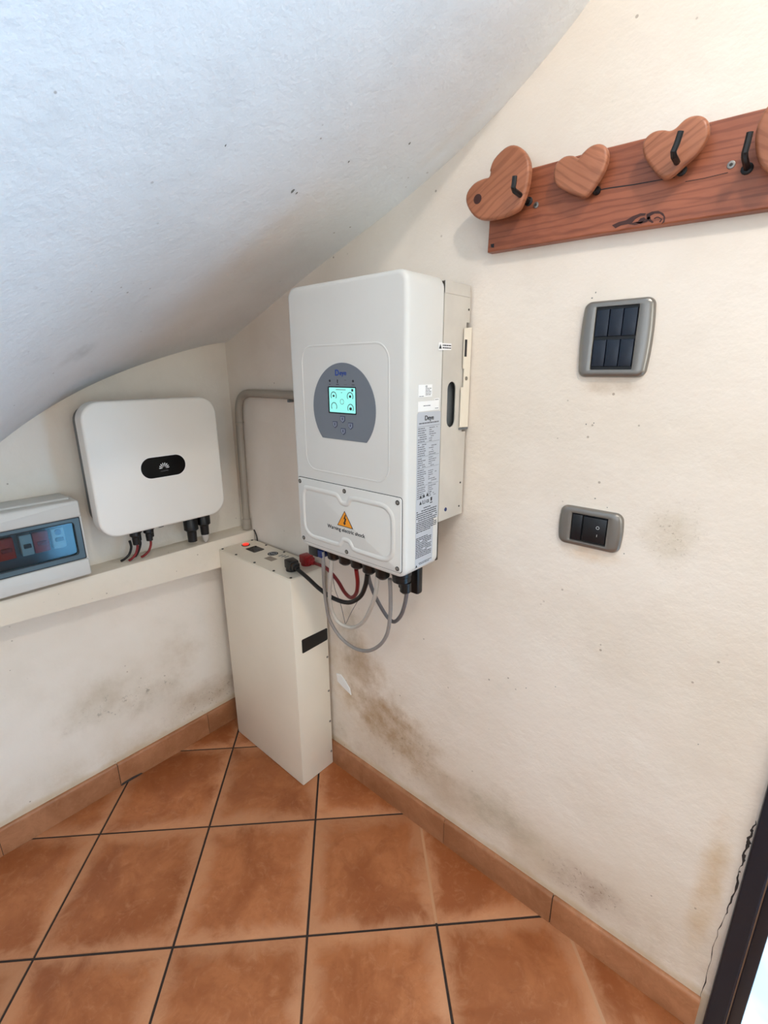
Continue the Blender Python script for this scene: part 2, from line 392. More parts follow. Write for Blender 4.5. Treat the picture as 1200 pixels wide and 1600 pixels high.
# tiles laid diagonally, clipped to the room
TA = .7931; tu, tv = -.0853, -.4358
def clip(p, ax, val, keep_greater):
    out = []
    for i in range(len(p)):
        a, b = p[i-1], p[i]; ia = (a[ax] > val) == keep_greater; ib = (b[ax] > val) == keep_greater
        if ia != ib:
            t = (val-a[ax])/(b[ax]-a[ax]); out.append((a[0]+t*(b[0]-a[0]), a[1]+t*(b[1]-a[1])))
        if ib: out.append(b)
    return out
ca, sa = math.cos(TA), math.sin(TA)
for i in range(-9, 13):
    for j in range(-9, 13):
        ci, cj = i+.5, j+.5
        cx = tu+TS*(ci*ca+cj*sa); cy = tv+TS*(ci*sa-cj*ca)
        if cx < -.3 or cy > .3 or cx > XM+.2 or cy < YM-.2: continue
        h = TS/2-.0027; q = [(-h, -h), (h, -h), (h, h), (-h, h)]
        p = [(cx+a*ca+b*sa, cy+a*sa-b*ca) for a, b in q]
        for ax, val, gt in ((0, .002, True), (0, XM-.002, False), (1, -.002, False), (1, YM+.002, True)):
            if p: p = clip(p, ax, val, gt)
        if len(p) < 3 or abs(area2(p)) < 2e-4: continue
        loc = [((x-cx)*ca+(y-cy)*sa, (x-cx)*sa-(y-cy)*ca) for x, y in p]
        clean = [loc[0]]
        for s_ in loc[1:]:
            if (Vector(s_)-Vector(clean[-1])).length > 2e-3: clean.append(s_)
        if (Vector(clean[0])-Vector(clean[-1])).length < 2e-3: clean.pop()
        if len(clean) < 3: continue
        dz = random.uniform(-.0007, .0004)
        bm = slab(bmesh.new(), clean, -.010, dz, TOP(0), r=.003, seg=2)
        for v in bm.verts: v.co.y = -v.co.y
        ob = mk('tile', bm, mat_tile, smooth=True)
        ob.location = (cx, cy, 0); ob.rotation_euler = (0, 0, TA); ob.parent = floor
# two joints that are filled flush with pale grout
def g(i, j): return (tu+TS*(i*ca+j*sa), tv+TS*(i*sa-j*ca))
def joint(a, b, name='joint_filler'):
    a, b = Vector(a), Vector(b); t = (b-a).normalized(); n_ = Vector((-t.y, t.x))*.0037
    p = [tuple(a+n_), tuple(b+n_), tuple(b-n_), tuple(a-n_)]
    mk(name, S(p, -.006, -.0012, TOP(0)), mat_palegrout, floor)
joint(g(3, 1.10), g(3, 1.985)); joint(g(4, 1.95), g(4, 2.9))

wall_right = struct('wall_right', B(-T, 1.600, 0, T, -.12, 2.9), mat_wall_right)
wall_left = struct('wall_left', B(-T, 0, YM-T, 0, -.12, 2.9), mat_wall_left)
# wall with the doorway continues beyond it
bm = bmesh.new(); box(bm, 2.5, XM+T, 0, T, 0, 2.9); box(bm, 1.6, 2.5, 0, T, 2.08, 2.9)
struct('wall_beyond_door', bm, mat_wall_right)
bm = bmesh.new(); box(bm, XM, XM+T, YM-T, -1.8, -.12, 2.9); box(bm, XM, XM+T, -.6, 0, -.12, 2.9)
box(bm, XM, XM+T, -1.8, -.6, -.12, .8); box(bm, XM, XM+T, -1.8, -.6, 2.0, 2.9)  # opening in the far wall added for the fill light
struct('wall_far_side', bm, mat_wall_left)
bm = bmesh.new(); box(bm, -T, .9, YM-T, YM, -.12, 2.9); box(bm, 2.2, XM, YM-T, YM, -.12, 2.9)
box(bm, .9, 2.2, YM-T, YM, -.12, .9); box(bm, .9, 2.2, YM-T, YM, 2.0, 2.9)
struct('wall_back', bm, mat_wall_left)
bm = bmesh.new(); NX, NY = 90, 80; G = []
for i in range(NX+1):
    x = XM*(i/NX)**1.25
    G.append([bm.verts.new((x-(.01 if i == 0 else 0), y_, zceil(x, y_))) for y_ in [.01+(YM-.01)*(j/NY)**1.6 for j in range(NY+1)]])
for i in range(NX):
    for j in range(NY): bm.faces.new((G[i][j], G[i+1][j], G[i+1][j+1], G[i][j+1]))
ceil = struct('ceiling', bm, mat_ceiling, smooth=True)
md = ceil.modifiers.new('s', 'SOLIDIFY'); md.thickness = .12; md.offset = 1
for p_ in ceil.data.polygons:
    if p_.normal.z < 0: flip = True; break
else: flip = False
if flip: md.offset = -1
# flaked spots on the ceiling
def flake(px, py, sc, parent):
    # march the ray to the ceiling
    v = _f + _r*(px-600)/FOC + _u*(800-py)/FOC; t = .3
    while t < 4:
        P = CAM+v*t
        if P[2] > zceil(P[0], P[1]): break
        t += .004
    bm = bmesh.new(); ctr = Vector(P); pts = []
    for k in range(7):
        a = 2*math.pi*k/7; r_ = sc*random.uniform(.5, 1.2)
        x, y = ctr.x+r_*math.cos(a)*1.6, ctr.y+r_*math.sin(a)*.8; pts.append((x, y))
    top = [bm.verts.new((x, y, zceil(x, y)-.0002)) for x, y in pts]; lo = [bm.verts.new((x, y, zceil(x, y)-.0012)) for x, y in inset(pts, sc*.1)]
    for k in range(7): bm.faces.new((top[k], top[(k+1) % 7], lo[(k+1) % 7], lo[k]))
    bm.faces.new(lo); mk('paint_flake', bm, chip_light, parent)
chip_light = M('grey_flake', lin(128, 128, 122), .9).m
for px, py, sc in ((457, 297, .0035), (463, 301, .002), (545, 250, .0016), (640, 222, .0018), (352, 225, .0012)): flake(px, py, sc, ceil)

# skirting tiles
def skirting(name, pieces, axis):
    root = struct(name, B(.0, .0085, YM, -.001, 0, .083) if axis == 'y' else B(.001, 1.575, -.0085, 0, 0, .083), mat_grout)
    for a0, a1 in pieces:
        prof = [(0, 0), (.0105, 0), (.0105, .079), (.0095, .084), (.007, .0868), (.003, .0876), (0, .0876)]
        bm = bmesh.new(); R = []
        gp = .0012 if min(abs(a0-.0), abs(a1-1.264), abs(a0-1.264), abs(a1+.548), abs(a0+.548)) < 1e-6 else .0003
        for s_ in (a0+gp, a1-gp):
            R.append([bm.verts.new(((d, s_, z) if axis == 'y' else (s_, -d, z))) for d, z in prof])
        n = len(prof)
        for k in range(n): bm.faces.new((R[0][k], R[0][(k+1) % n], R[1][(k+1) % n], R[1][k]))
        bm.faces.new(R[0]); bm.faces.new(R[1][::-1])
        ob = mk('skirting_tile', bm, mat_skirt, root, True)
    return root
skirting('baseboard_left', [(-.225, -.011), (-.548, -.225), (-.871, -.548), (-1.194, -.871), (-1.52, -1.194), (-1.84, -1.52), (-2.16, -1.84), (YM, -2.16)], 'y')
skirting('baseboard_right', [(.001, .297), (.297, .619), (.619, .942), (.942, 1.264), (1.264, 1.577)], 'x')
# hollow under one skirting tile
bm = bmesh.new(); slab(bm, [(-.548, .0005), (-.478, .0005), (-.482, .006), (-.51, .010), (-.545, .009)], 0, .0006, SIDE(.0105))
mk('plaster_gap', bm, chip, wall_left)

# door at the right edge
frame = struct('door_1', B(1.588, 1.620, -.012, .05, 0, 2.08, .003), frame_paint)
mk('door_stile', B(1.6225, 1.643, -.004, .036, .006, 2.03, .003), frame_paint, frame, True)
mk('door_stile', B(2.44, 2.5, .0, .048, .006, 2.03, .003), frame_paint, frame, True)
mk('door_rail', B(1.643, 2.44, .004, .034, 1.96, 2.03, .003), frame_paint, frame, True)
mk('weather_strip', B(1.6205, 1.6235, -.002, .006, .006, 2.03), steel, frame)
mk('glass_pane', B(1.643, 2.44, .020, .026, .006, 1.96), glass, frame, label='clear glass pane with bright daylight behind it')
mk('threshold', B(1.588, 2.5, .0, .05, -.05, .004), frame_paint, frame)
m = M('sunlit_pale_terrace', rough=.8); m.color(m.mix(m.rng(m.noise(4, 4), .4, .6), lin(236, 238, 238), lin(200, 206, 208)))
struct('terrace_floor', B(1.6, 5, .05, 5, -.12, -.004), m.m)
# cracked edge of the plaster beside the door
crk = [(1093, 1563), (1100, 1545), (1110, 1500), (1120, 1462), (1133, 1430), (1142, 1410), (1152, 1378), (1157, 1355), (1162, 1338), (1169, 1315), (1176, 1296), (1183, 1278)]
bm = bmesh.new(); pts = [ray_on(q, 1, 0) for q in crk]
wid = [.0006, .0009, .0005, .0007, .0005, .0012, .0016, .0004, .0024, .0022, .0010, .0005]
Lp = []; Rp = []
for i in range(len(pts)-1):
    for k in range(4):
        t = k/4; x = pts[i][0]*(1-t)+pts[i+1][0]*t; z = pts[i][2]*(1-t)+pts[i+1][2]*t; w_ = (wid[i]*(1-t)+wid[i+1]*t)*random.uniform(.3, 1.5)
        jx = random.uniform(-.0018, .0018); Lp.append((x-w_+jx, z)); Rp.append((x+w_*.8+jx, z))
slab(bm, Lp+Rp[::-1], 0, .0005, FRONT(0)); mk('plaster_crack', bm, chip, wall_right)
for qx, qy, s_ in ((1170, 1316, .007), (1163, 1338, .0065), (1175, 1298, .005), (1156, 1362, .003)):
    P = ray_on((qx, qy), 1, 0)
    pl = [(P[0]+s_*random.uniform(.45, 1)*math.cos(a)*.6, P[2]+s_*random.uniform(.5, 1.1)*math.sin(a)) for a in [k*math.pi/3.5 for k in range(7)]]
    mk('plaster_chip', S(pl, 0, .0007, FRONT(0)), chip, wall_right)
# curled flake of white paint by the battery
q = [(526, 1052), (533, 1054), (540, 1064), (547, 1076), (549, 1086), (543, 1080), (535, 1072), (528, 1064)]
bm = bmesh.new(); pts = [ray_on(a, 1, -.001) for a in q]
slab(bm, [(p_[0], p_[2]) for p_ in pts], .0005, .003, FRONT(0), r=.001)
mk('peeling_paint', bm, label_white, wall_right)
for qx, qy in ((541, 1063), (925, 466), (931, 457), (928, 661), (916, 663), (868, 1073), (822, 1075), (690, 1155), (764, 1139), (930, 779), (949, 793), (1091, 1163), (975, 865)):
    P = ray_on((qx, qy), 1, 0); r_ = random.uniform(.0012, .0024)
    pl = [(P[0]+r_*random.uniform(.5, 1)*math.cos(a), P[2]+r_*random.uniform(.5, 1)*math.sin(a)) for a in [k*math.pi/3 for k in range(6)]]
    mk('wall_speck', S(pl, 0, .0004, FRONT(0)), chip_light, wall_right)

# ------------------------------------------------------------------ trunking ledge on the left wall
y0, y1 = -1.3, -.004
bm = bmesh.new(); ends = []
for y_ in (y0, y1):
    zb = .676+(-y_-.10)*.055
    pr = [(.0, zb), (.071, zb), (.0815, zb+.004), (.0825, zb+.012), (.0825, .775), (.0795, .7815), (.073, .783), (.0, .783)]
    ends.append([bm.verts.new((d, y_, z)) for d, z in pr])
for k in range(8): bm.faces.new((ends[0][k], ends[0][(k+1) % 8], ends[1][(k+1) % 8], ends[1][k]))
bm.faces.new(ends[0]); bm.faces.new(ends[1][::-1])
tr = thing('cable_trunking', 'cream painted boxed-in ledge running along the left wall below the white square box', 'trunking', (.045, -.5, .70))
mk('casing', bm, mat_trunk, tr, True)

# ------------------------------------------------------------------ conduit
pl = [ray_on(q_, 1, -.016) for q_ in ((381.5, 820), (379, 760), (375.5, 700), (374, 655))]
xc = .062
P = [(.060, -.016, .7865), (.063, -.016, .95), (.068, -.016, 1.12), (.071, -.016, 1.19), (.078, -.016, 1.228), (.095, -.016, 1.252), (.125, -.016, 1.264), (.17, -.016, 1.266), (.30, -.016, 1.266), (.60, -.016, 1.266)]
cdt = thing('wall_conduit', 'grey plastic conduit rising from the ledge and bending right towards the large inverter', 'conduit', (.060, -.016, .7865))
mk('pipe', tube(bmesh.new(), cat(P, 8), .0125, 16), conduit, cdt, True)
mk('coupling', L([(.0155, 0), (.0155, .034), (.0145, .037), (.0125, .038)], (.060, -.016, .787), (.018, 0, 1), n=18), conduit, cdt, True)
mk('coupling', L([(.0125, 0), (.0138, .001), (.0138, .004), (.0125, .005)], (.0705, -.016, 1.165), (.1, 0, 1), n=18), conduit, cdt, True)
mk('pipe_clip', B(.052, .060, -.012, -.001, 1.055, 1.075, .002), zinc_dark, cdt, True)
mk('pipe_clip', B(.345, .353, -.022, -.001, 1.245, 1.2535, .001), zinc_dark, cdt, True)
tag(mk('thin_black_wire', tube(bmesh.new(), cat([(.088, -.006, .786), (.094, -.005, .775), (.100, -.004, .755), (.104, -.004, .70)], 6), .0022, 8), black_rub, None, True),
    'thin black wire dropping off the end of the ledge behind the cream cabinet', 'wire')

# ------------------------------------------------------------------ large hybrid inverter
DX0, DX1, DZ0, DZ1, DYF, DYR = .6145, .9543, .9153, 1.5083, -.2153, -.100
inv = thing('hybrid_inverter', 'tall white wall-mounted inverter with grey oval display and warning triangle', 'inverter', (.784, -.002, .915))
FR = FRONT(DYF); SD = SIDE(DX1)
bm = slab(bmesh.new(), rr(DX0, DX1, DZ0, DZ1, .026, 7), DYR-DYF, 0, (lambda a, b, d: (a, DYF-d, b)), r=.0, seg=4) if False else None
# front cover: depth measured backwards from the front plane, front edge rounded
bm = slab(bmesh.new(), rr(DX0, DX1, DZ0, DZ1, .024, 8), 0, (DYR-DYF), (lambda a, b, d: (a, DYR-d, b)), r=.010, seg=5, back=.003)
cover = mk('front_cover', bm, white_cover, inv, True)
# embossed outline of the upper panel
def strip(bm, pts2, wdt, h, fn, closed=True):
    """soft low ridge that follows a 2D path"""
    N = len(pts2); prof = [(-1, 0), (-.7, .55), (-.3, .95), (.3, .95), (.7, .55), (1, 0)]; R = []
    for i in range(N):
        a = Vector(pts2[i-1] if (closed or i) else pts2[0]); c = Vector(pts2[(i+1) % N] if (closed or i < N-1) else pts2[-1])
        t = (c-a).normalized(); n_ = Vector((-t.y, t.x)); p = Vector(pts2[i])
        R.append([bm.verts.new(fn(p.x+n_.x*u*wdt, p.y+n_.y*u*wdt, h*v)) for u, v in prof])
    for i in range(N if closed else N-1):
        A, C = R[i], R[(i+1) % N]
        for k in range(len(prof)-1): bm.faces.new((A[k], A[k+1], C[k+1], C[k]))
    return bm
up = rr(.656, .911, 1.115, 1.386, .034, 8)
up = [p for p in up if True]
mk('embossed_outline', strip(bmesh.new(), up, .0022, .0007, FR), white_cover, inv, True)
# terminal cover plate with its wavy embossed channel
tc = mk('terminal_cover', slab(bmesh.new(), rr(.6235, .9455, .9290, 1.0905, .006, 4), 0.0003, .003, FR, r=.0015, seg=2), white_cover, inv, True)
mk('cover_joint', slab(bmesh.new(), rr(.6222, .9468, .9277, 1.0918, .007, 4), 0, .0004, FR), ink, inv)
ring = [(.655, 1.068), (.70, 1.068), (.752, 1.0675), (.764, 1.062), (.773, 1.052), (.791, 1.052), (.800, 1.062), (.812, 1.0675), (.86, 1.068), (.897, 1.067),
        (.912, 1.060), (.922, 1.048), (.924, 1.02), (.924, .99), (.922, .968), (.912, .955), (.897, .949), (.86, .9485), (.812, .949), (.803, .955), (.794, .965), (.776, .965), (.767, .955), (.756, .949),
        (.70, .9485), (.668, .949), (.652, .956), (.642, .968), (.640, .99), (.640, 1.02), (.642, 1.050), (.647, 1.062)]
rp = [(p.x, p.y) for p in cat([(a, b, 0) for a, b in ring], 4, True)]
mk('embossed_ring', strip(bmesh.new(), rp, .0062, .0028, lambda a, b, d: FR(a, b, d+.0028)), white_cover, inv, True)
for a, b in ((.631, 1.081), (.7835, 1.080), (.936, 1.0805), (.634, .9375), (.7855, .9375), (.936, .9375)):
    s_ = screw('screw', FR, a, b, .0052, steel_dk, tc, .0012, .003)
    screw('screw_head', FR, a, b, .0034, steel, tc, .0012, .0038)
# warning triangle and wording
wt = [(.7825, 1.0345), (.7575, .9965), (.8085, .9965)]
wsg = mk('warning_sign', S(wt, .0031, .0034, FR), ink, tc)
mk('warning_field', S(inset(wt, .0016), .0033, .0037, FR), ink_orange, tc)
bolt = [(.7845, 1.026), (.7795, 1.015), (.7835, 1.0155), (.7800, 1.0065), (.7775, 1.0068), (.7815, 1.0005), (.7865, 1.0058), (.7840, 1.0062), (.7885, 1.0175), (.7845, 1.0172), (.7868, 1.026)]
mk('warning_bolt', S(bolt, .0036, .0040, FR), ink, tc)
text('warning_text', 'Warning electric shock', .7840, .9840, .0125, lambda a, b, d: FR(a, b, d+.003), ink, tc, bold=.0001, sx=1.02)
# display panel: circle cut by a chord
cx_, cz_, rad = .7838, 1.2573, .0935
ov = []
for k in range(65):
    a = math.radians(-44+ (268)*k/64); ov.append((cx_+rad*math.cos(a), cz_+rad*math.sin(a)))
dp = mk('display_panel', S(ov, 0, .0011, FR, r=.0004, seg=1), panel_grey, inv, True)
D1 = lambda a, b, d: FR(a, b, d+.0011)
scr = mk('screen', S(rr(.7405, .8240, 1.2475, 1.3030, .002, 2), 0, .0008, D1), black_gloss, inv)
mk('screen_glow', S(rr(.7445, .8222, 1.2500, 1.3010, .001, 2), .0008, .0011, D1), lcd, scr)
D2 = lambda a, b, d: FR(a, b, d+.0023)
bm = bmesh.new()
def arc(bm, cx, cz, r, a0, a1, w_, fn, d0=0, d1=.0003, n=20):
    o1 = [(cx+(r+w_)*math.cos(math.radians(a0+(a1-a0)*k/n)), cz+(r+w_)*math.sin(math.radians(a0+(a1-a0)*k/n))) for k in range(n+1)]
    o2 = [(cx+(r-w_)*math.cos(math.radians(a0+(a1-a0)*k/n)), cz+(r-w_)*math.sin(math.radians(a0+(a1-a0)*k/n))) for k in range(n, -1, -1)]
    slab(bm, o1+o2, d0, d1, fn)
for a, b in ((.7585, 1.2838), (.8078, 1.2838), (.7590, 1.2618), (.8085, 1.2600)): arc(bm, a, b, .0082, -35, 215, .0007, D2)
for a, b, s_ in ((.7585, 1.2838, .0026), (.8078, 1.2838, .003), (.8085, 1.2590, .0035)): slab(bm, rr(a-s_, a+s_, b-s_*.8, b+s_*.8, s_*.5, 2), 0, .0003, D2)
slab(bm, [(.7815, 1.2915), (.7845, 1.2915), (.7848, 1.2905), (.7812, 1.2905)], 0, .0003, D2)
slab(bm, rr(.8120, .8170, 1.2940, 1.2990, .001, 2), 0, .0003, D2)
mk('screen_gauges', bm, ink, scr)
bm = bmesh.new(); arc(bm, .7835, 1.2725, .0052, 0, 350, .0004, D2); mk('screen_ring', bm, ink_grey, scr)
bm = bmesh.new(); slab(bm, rr(.766, .795, 1.2963, 1.2975, .0003, 1), 0, .0003, D2)
mk('screen_marks', bm, ink_grey, scr)
text('brand_lettering', 'D', .7695, 1.3255, .0165, D1, ink_blue, inv, bold=.0004)
text('brand_lettering', 'eye', .7870, 1.3262, .0135, D1, ink_blue, inv, bold=.00015, sx=1.1)
for a, kind in ((.7465, 0), (.7700, 1), (.7935, 2), (.8160, 3)):
    bm = bmesh.new()
    if kind in (0, 3): slab(bm, [(a+.0026*math.cos(k*math.pi/5), 1.3145+.0026*math.sin(k*math.pi/5)) for k in range(10)], 0, .0003, D1)
    elif kind == 1: slab(bm, [(a-.001, 1.3175), (a+.0018, 1.3165), (a+.0008, 1.3135), (a+.0016, 1.310), (a-.001, 1.311)], 0, .0003, D1)
    else: slab(bm, rr(a-.0025, a+.0025, 1.3155, 1.3168, .0004, 1), 0, .0003, D1); 
    slab(bm, rr(a-.0040*(1 if kind else .5), a+.0040*(1 if kind else .5), 1.3068, 1.3078, .0003, 1), 0, .0003, D1)
    mk('indicator_light', bm, ink if kind != 2 else ink_grey, inv)
btn_edge = M('button_line', lin(58, 66, 92), .5).m; btn_face = M('button_face', lin(132, 140, 156), .5).m
for a, b in ((.7830, 1.2370), (.7590, 1.2245), (.8062, 1.2245), (.7838, 1.2115)):
    sh = [(a-.0070, b+.0060), (a+.0070, b+.0060), (a+.0070, b-.0035), (a, b-.0085), (a-.0070, b-.0035)]
    bt_ = mk('button', S(sh, 0, .0009, D1, r=.0004, seg=1), btn_edge, inv)
    mk('button_face', S(inset(sh, .0016), .0009, .0011, D1), btn_face, bt_)
    mk('button_symbol', S(rr(a-.0016, a+.0016, b-.0028, b+.0028, .001, 1), .0011, .0013, D1), btn_edge, bt_)
# faint scratch
# rear heat-sink housing
HX0, HX1, HZ0, HZ1, HY1 = .630, .9545, 1.017, 1.500, -.006
bm = bmesh.new()
outl = [(DYR, HZ0-.026), (-.052, HZ0), (HY1, HZ0+.010), (HY1, 1.205), (-.016, 1.205), (-.016, 1.262), (-.010, 1.262), (-.010, 1.322), (-.014, 1.322), (-.014, 1.372), (HY1, 1.372), (HY1, HZ1-.018), (-.012, HZ1-.003), (-.03, HZ1), (DYR, HZ1)]
outl = [(DYR, HZ0-.002), (HY1, HZ0-.002), (HY1, 1.205), (-.020, 1.205), (-.020, 1.262), (-.012, 1.262), (-.012, 1.322), (-.018, 1.322), (-.018, 1.43), (HY1, 1.43), (HY1, HZ1-.014), (-.014, HZ1), (DYR, HZ1)]
def side_plate(x0, x1, slot=True):
    bm = bmesh.new()
    # outline with the elongated slot cut out, triangulated
    sl = []
    for cz, a0 in ((1.297, 0), (1.234, 180)):
        for k in range(9):
            a = math.radians(a0+180*k/8); sl.append((-.0655+.0155*math.cos(a), cz+.0155*math.sin(a)))
    loops = [[Vector((a, b, 0)) for a, b in outl], [Vector((a, b, 0)) for a, b in sl]]
    flat = [p for Lq in loops for p in Lq]; tri = tessellate_polygon(loops)
    A = [bm.verts.new((x1, p.x, p.y)) for p in flat]; C = [bm.verts.new((x0, p.x, p.y)) for p in flat]
    for t in tri:
        bm.faces.new([A[i] for i in t]); bm.faces.new([C[i] for i in t][::-1])
    base = 0
    for Lq in loops:
        n = len(Lq)
        for i in range(n): bm.faces.new((A[base+i], A[base+(i+1) % n], C[base+(i+1) % n], C[base+i]))
        base += n
    return bm
hs = mk('side_plate', side_plate(HX1-.002, HX1), zinc, inv, label='bare light metal side plate with an elongated slot')
mk('side_plate', side_plate(HX0, HX0+.002), zinc, inv)
mk('top_plate', B(HX0, HX1, DYR, -.012, HZ1-.002, HZ1+.001, .0008), zinc, inv)
mk('top_lip', B(HX1-.012, HX1+.0012, DYR+.0, -.010, HZ1-.022, HZ1+.001, .001), zinc, inv)
mk('bottom_plate', B(HX0, HX1-.003, DYR, HY1, HZ0+.001, HZ0+.003), zinc_dark, inv)
mk('rear_sheet', B(HX0+.003, HX1-.003, -.022, -.020, HZ0+.004, HZ1-.004), zinc_dark, inv)
bm = bmesh.new()
for k in range(20): box(bm, HX0+.012+k*.0155, HX0+.015+k*.0155, -.098, -.030, HZ0+.01, HZ1-.01)
mk('heat_sink_fins', bm, zinc_dark, inv, kind='stuff')
# gasket between cover and housing
mk('gasket', B(HX0, DX1-.002, DYR-.004, DYR+.004, DZ0+.01, DZ1-.010), steel_dk, inv)
SD2 = SIDE(HX1)
screw('screw', SD2, -.074, 1.0385, .0045, blue_pl, inv, .0012)
for a, b in ((-.018, 1.090), (-.020, 1.035), (-.012, 1.455)): screw('screw', SD2, a, b, .0022, steel_dk, inv, .0012)
# hanging bracket flange
bk = [(-.030, 1.418), (-.003, 1.421), (-.003, 1.214), (-.034, 1.216), (-.034, 1.300), (-.026, 1.300), (-.026, 1.338), (-.030, 1.338)]
brk = mk('mounting_bracket', S(bk, 0, .0022, SIDE(.9565)), cream_metal, inv)
mk('bracket_slot', S(rr(-.0285, -.0200, 1.362, 1.396, .001, 1), .0022, .0026, SIDE(.9565)), ink, inv)
screw('screw', SIDE(.9565), -.018, 1.318, .0042, steel, inv, .0022, .0022)
mk('bracket_foot', B(.940, .9585, -.034, -.002, 1.210, 1.214), zinc_dark, inv)
mk('mounting_bracket', B(.598, .614, -.034, -.002, 1.43, 1.47, .001), zinc, inv)
screw('screw', FRONT(-.034), .606, 1.462, .004, black_pl, inv, .004)
# labels on the right side of the cover
lab = mk('rating_label', S([(-.182, .930), (-.121, .932), (-.121, 1.029), (-.103, 1.029), (-.103, 1.253), (-.106, 1.2555), (-.179, 1.2565), (-.182, 1.253)], .0002, .0006, SD), label_grey, inv,
         label='long grey rating label full of small print')
E1 = lambda a, b, d: SD(a, b, d+.0006)
text('brand_lettering', 'Deye', -.143, 1.240, .0130, E1, ink, lab, bold=.0002, sx=1.1)
bm = bmesh.new()
def words(bm, a0, a1, z, h, fn, dens=.85):
    a = a0
    while a < a1-.002:
        l_ = min(random.uniform(.003, .010), a1-a)
        if random.random() < dens: slab(bm, [(a, z), (a+l_, z), (a+l_, z+h), (a, z+h)], 0, .0002, fn)
        a += l_+.0012
words(bm, -.176, -.110, 1.2335, .0022, E1, 1)
z = 1.228
for blk, rows in enumerate((7, 6, 5, 8, 6)):
    slab(bm, [(-.180, z), (-.106, z), (-.106, z+.0005), (-.180, z+.0005)], 0, .0002, E1)
    for r_ in range(rows):
        z -= .0043; words(bm, -.179, random.uniform(-.158, -.150), z, .0016, E1, .95); words(bm, -.142, random.uniform(-.132, -.112), z, .0014, E1, .75)
    z -= .0022
mk('small_print', bm, ink_grey, lab)
bm = bmesh.new()
for a, b in ((-.167, 1.0815), (-.156, 1.0825), (-.144, 1.083), (-.167, 1.0685)):
    t3 = [(a-.0042, b), (a+.0042, b), (a, b+.0075)]; o1 = t3; slab(bm, t3, 0, .0002, E1)
    slab(bm, rr(a-.0006, a+.0006, b+.0012, b+.0045, .0002, 1), .0002, .0003, E1)
arc(bm, -.131, 1.087, .0036, 60, 250, .0004, E1)
slab(bm, rr(-.160, -.158, 1.0685, 1.0765, .0003, 1), 0, .0002, E1); slab(bm, rr(-.153, -.1515, 1.0685, 1.0765, .0003, 1), 0, .0002, E1); slab(bm, rr(-.160, -.1515, 1.0685, 1.0695, .0002, 1), 0, .0002, E1)
slab(bm, [(-.132, 1.070), (-.127, 1.070), (-.1265, 1.078), (-.1325, 1.078)], 0, .0002, E1); slab(bm, rr(-.134, -.1255, 1.0655, 1.0675, .0003, 1), 0, .0002, E1)
mk('safety_symbols', bm, ink, lab)
text('certification_mark', 'CE', -.1430, 1.0690, .0090, E1, ink, lab, bold=.0001)
bm = bmesh.new(); words(bm, -.156, -.132, 1.0585, .0018, E1, 1)
z = 1.053
for k in range(11): words(bm, -.180, -.108 if k != 10 else -.13, z, .0018, E1, .96); z -= .0047 if k < 5 else .0041
z = .9995
for k in range(12):
    z -= .0039; words(bm, -.181, -.126 if k % 4 else -.140, z, .0017, E1, .95)
words(bm, -.170, -.124, .9385, .0012, E1, 1); words(bm, -.168, -.130, .9355, .0012, E1, 1)
slab(bm, [(-.181, .932), (-.1745, .932), (-.1778, .938)], 0, .0002, E1)
mk('small_print', bm, ink, lab)
s1 = mk('white_sticker', S(rr(-.1795, -.1350, 1.2850, 1.3085, .001, 1), .0002, .0006, SD), label_white, inv)
bm = bmesh.new()
for k in range(5): words(bm, -.157, -.138, 1.3005-k*.0030, .0012, E1, .8)
words(bm, -.177, -.160, 1.2862, .0010, E1, 1); mk('small_print', bm, ink_grey, s1)
text('certification_mark', 'CE', -.1545, 1.3030, .0050, E1, ink, s1)
s2 = mk('white_sticker', S([(-.180, 1.2575), (-.110, 1.2585), (-.110, 1.2812), (-.1265, 1.2812), (-.1265, 1.2770), (-.180, 1.2770)], .0002, .0006, SD), label_white, inv)
bm = bmesh.new(); words(bm, -.163, -.140, 1.2675, .0014, E1, 1); words(bm, -.124, -.113, 1.2780, .0012, E1, 1); words(bm, -.124, -.113, 1.2610, .0012, E1, 1)
mk('small_print', bm, ink_grey, s2)
s3 = mk('warning_sticker', S([(-.118, 1.3725), (-.0735, 1.3740), (-.0735, 1.3865), (-.106, 1.3862), (-.106, 1.3875), (-.118, 1.3872)], 0, .0005, SIDE(HX1+.0006)), label_white, inv)
E3 = lambda a, b, d: SIDE(HX1+.0011)(a, b, d)
bm = bmesh.new(); slab(bm, [(-.1165, 1.3755), (-.1075, 1.3758), (-.112, 1.3845)], 0, .0002, E3); words(bm, -.104, -.075, 1.3812, .0022, E3, 1); words(bm, -.104, -.075, 1.3765, .0022, E3, 1)
mk('small_print', bm, ink, s3)
# glands and sockets under the inverter
GY = -.165
bmx = B(.624, .658, -.198, -.160, .884, DZ0+.004, .003); mk('battery_socket', bmx, black_pl, inv, True)
mk('socket_lock', B(.650, .672, -.196, -.170, .884, .905, .003), blue_pl, inv, True)
glands = {}
for nm, x, y, r_, l_ in (('a', .692, -.172, .018, .038), ('b', .731, -.170, .018, .041), ('c', .770, -.168, .018, .041), ('d', .809, -.168, .018, .044), ('e', .849, -.166, .018, .046), ('f', .905, -.166, .0230, .040)):
    gd = mk('cable_gland', L([(r_*.8, 0), (r_*.8, -.004), (r_, -.004), (r_, -l_*.5), (r_*.92, -l_*.55), (r_*.92, -l_*.86), (r_*.55, -l_)], (x, y, DZ0+.003), n=12), black_pl, inv, True)
    glands[nm] = (x, y, DZ0-l_)
mk('gland_tail', L([(.013, 0), (.013, -.022), (.009, -.026)], (.912, -.160, .880), n=14), black_pl, inv, True)
mk('data_logger', B(.862, .922, -.128, -.108, .838, DZ0+.002, .005), black_pl, inv, True)
mk('logger_sticker', S(rr(.868, .878, .868, .876, .001, 1), 0, .0005, FRONT(-.128)), label_white, inv)

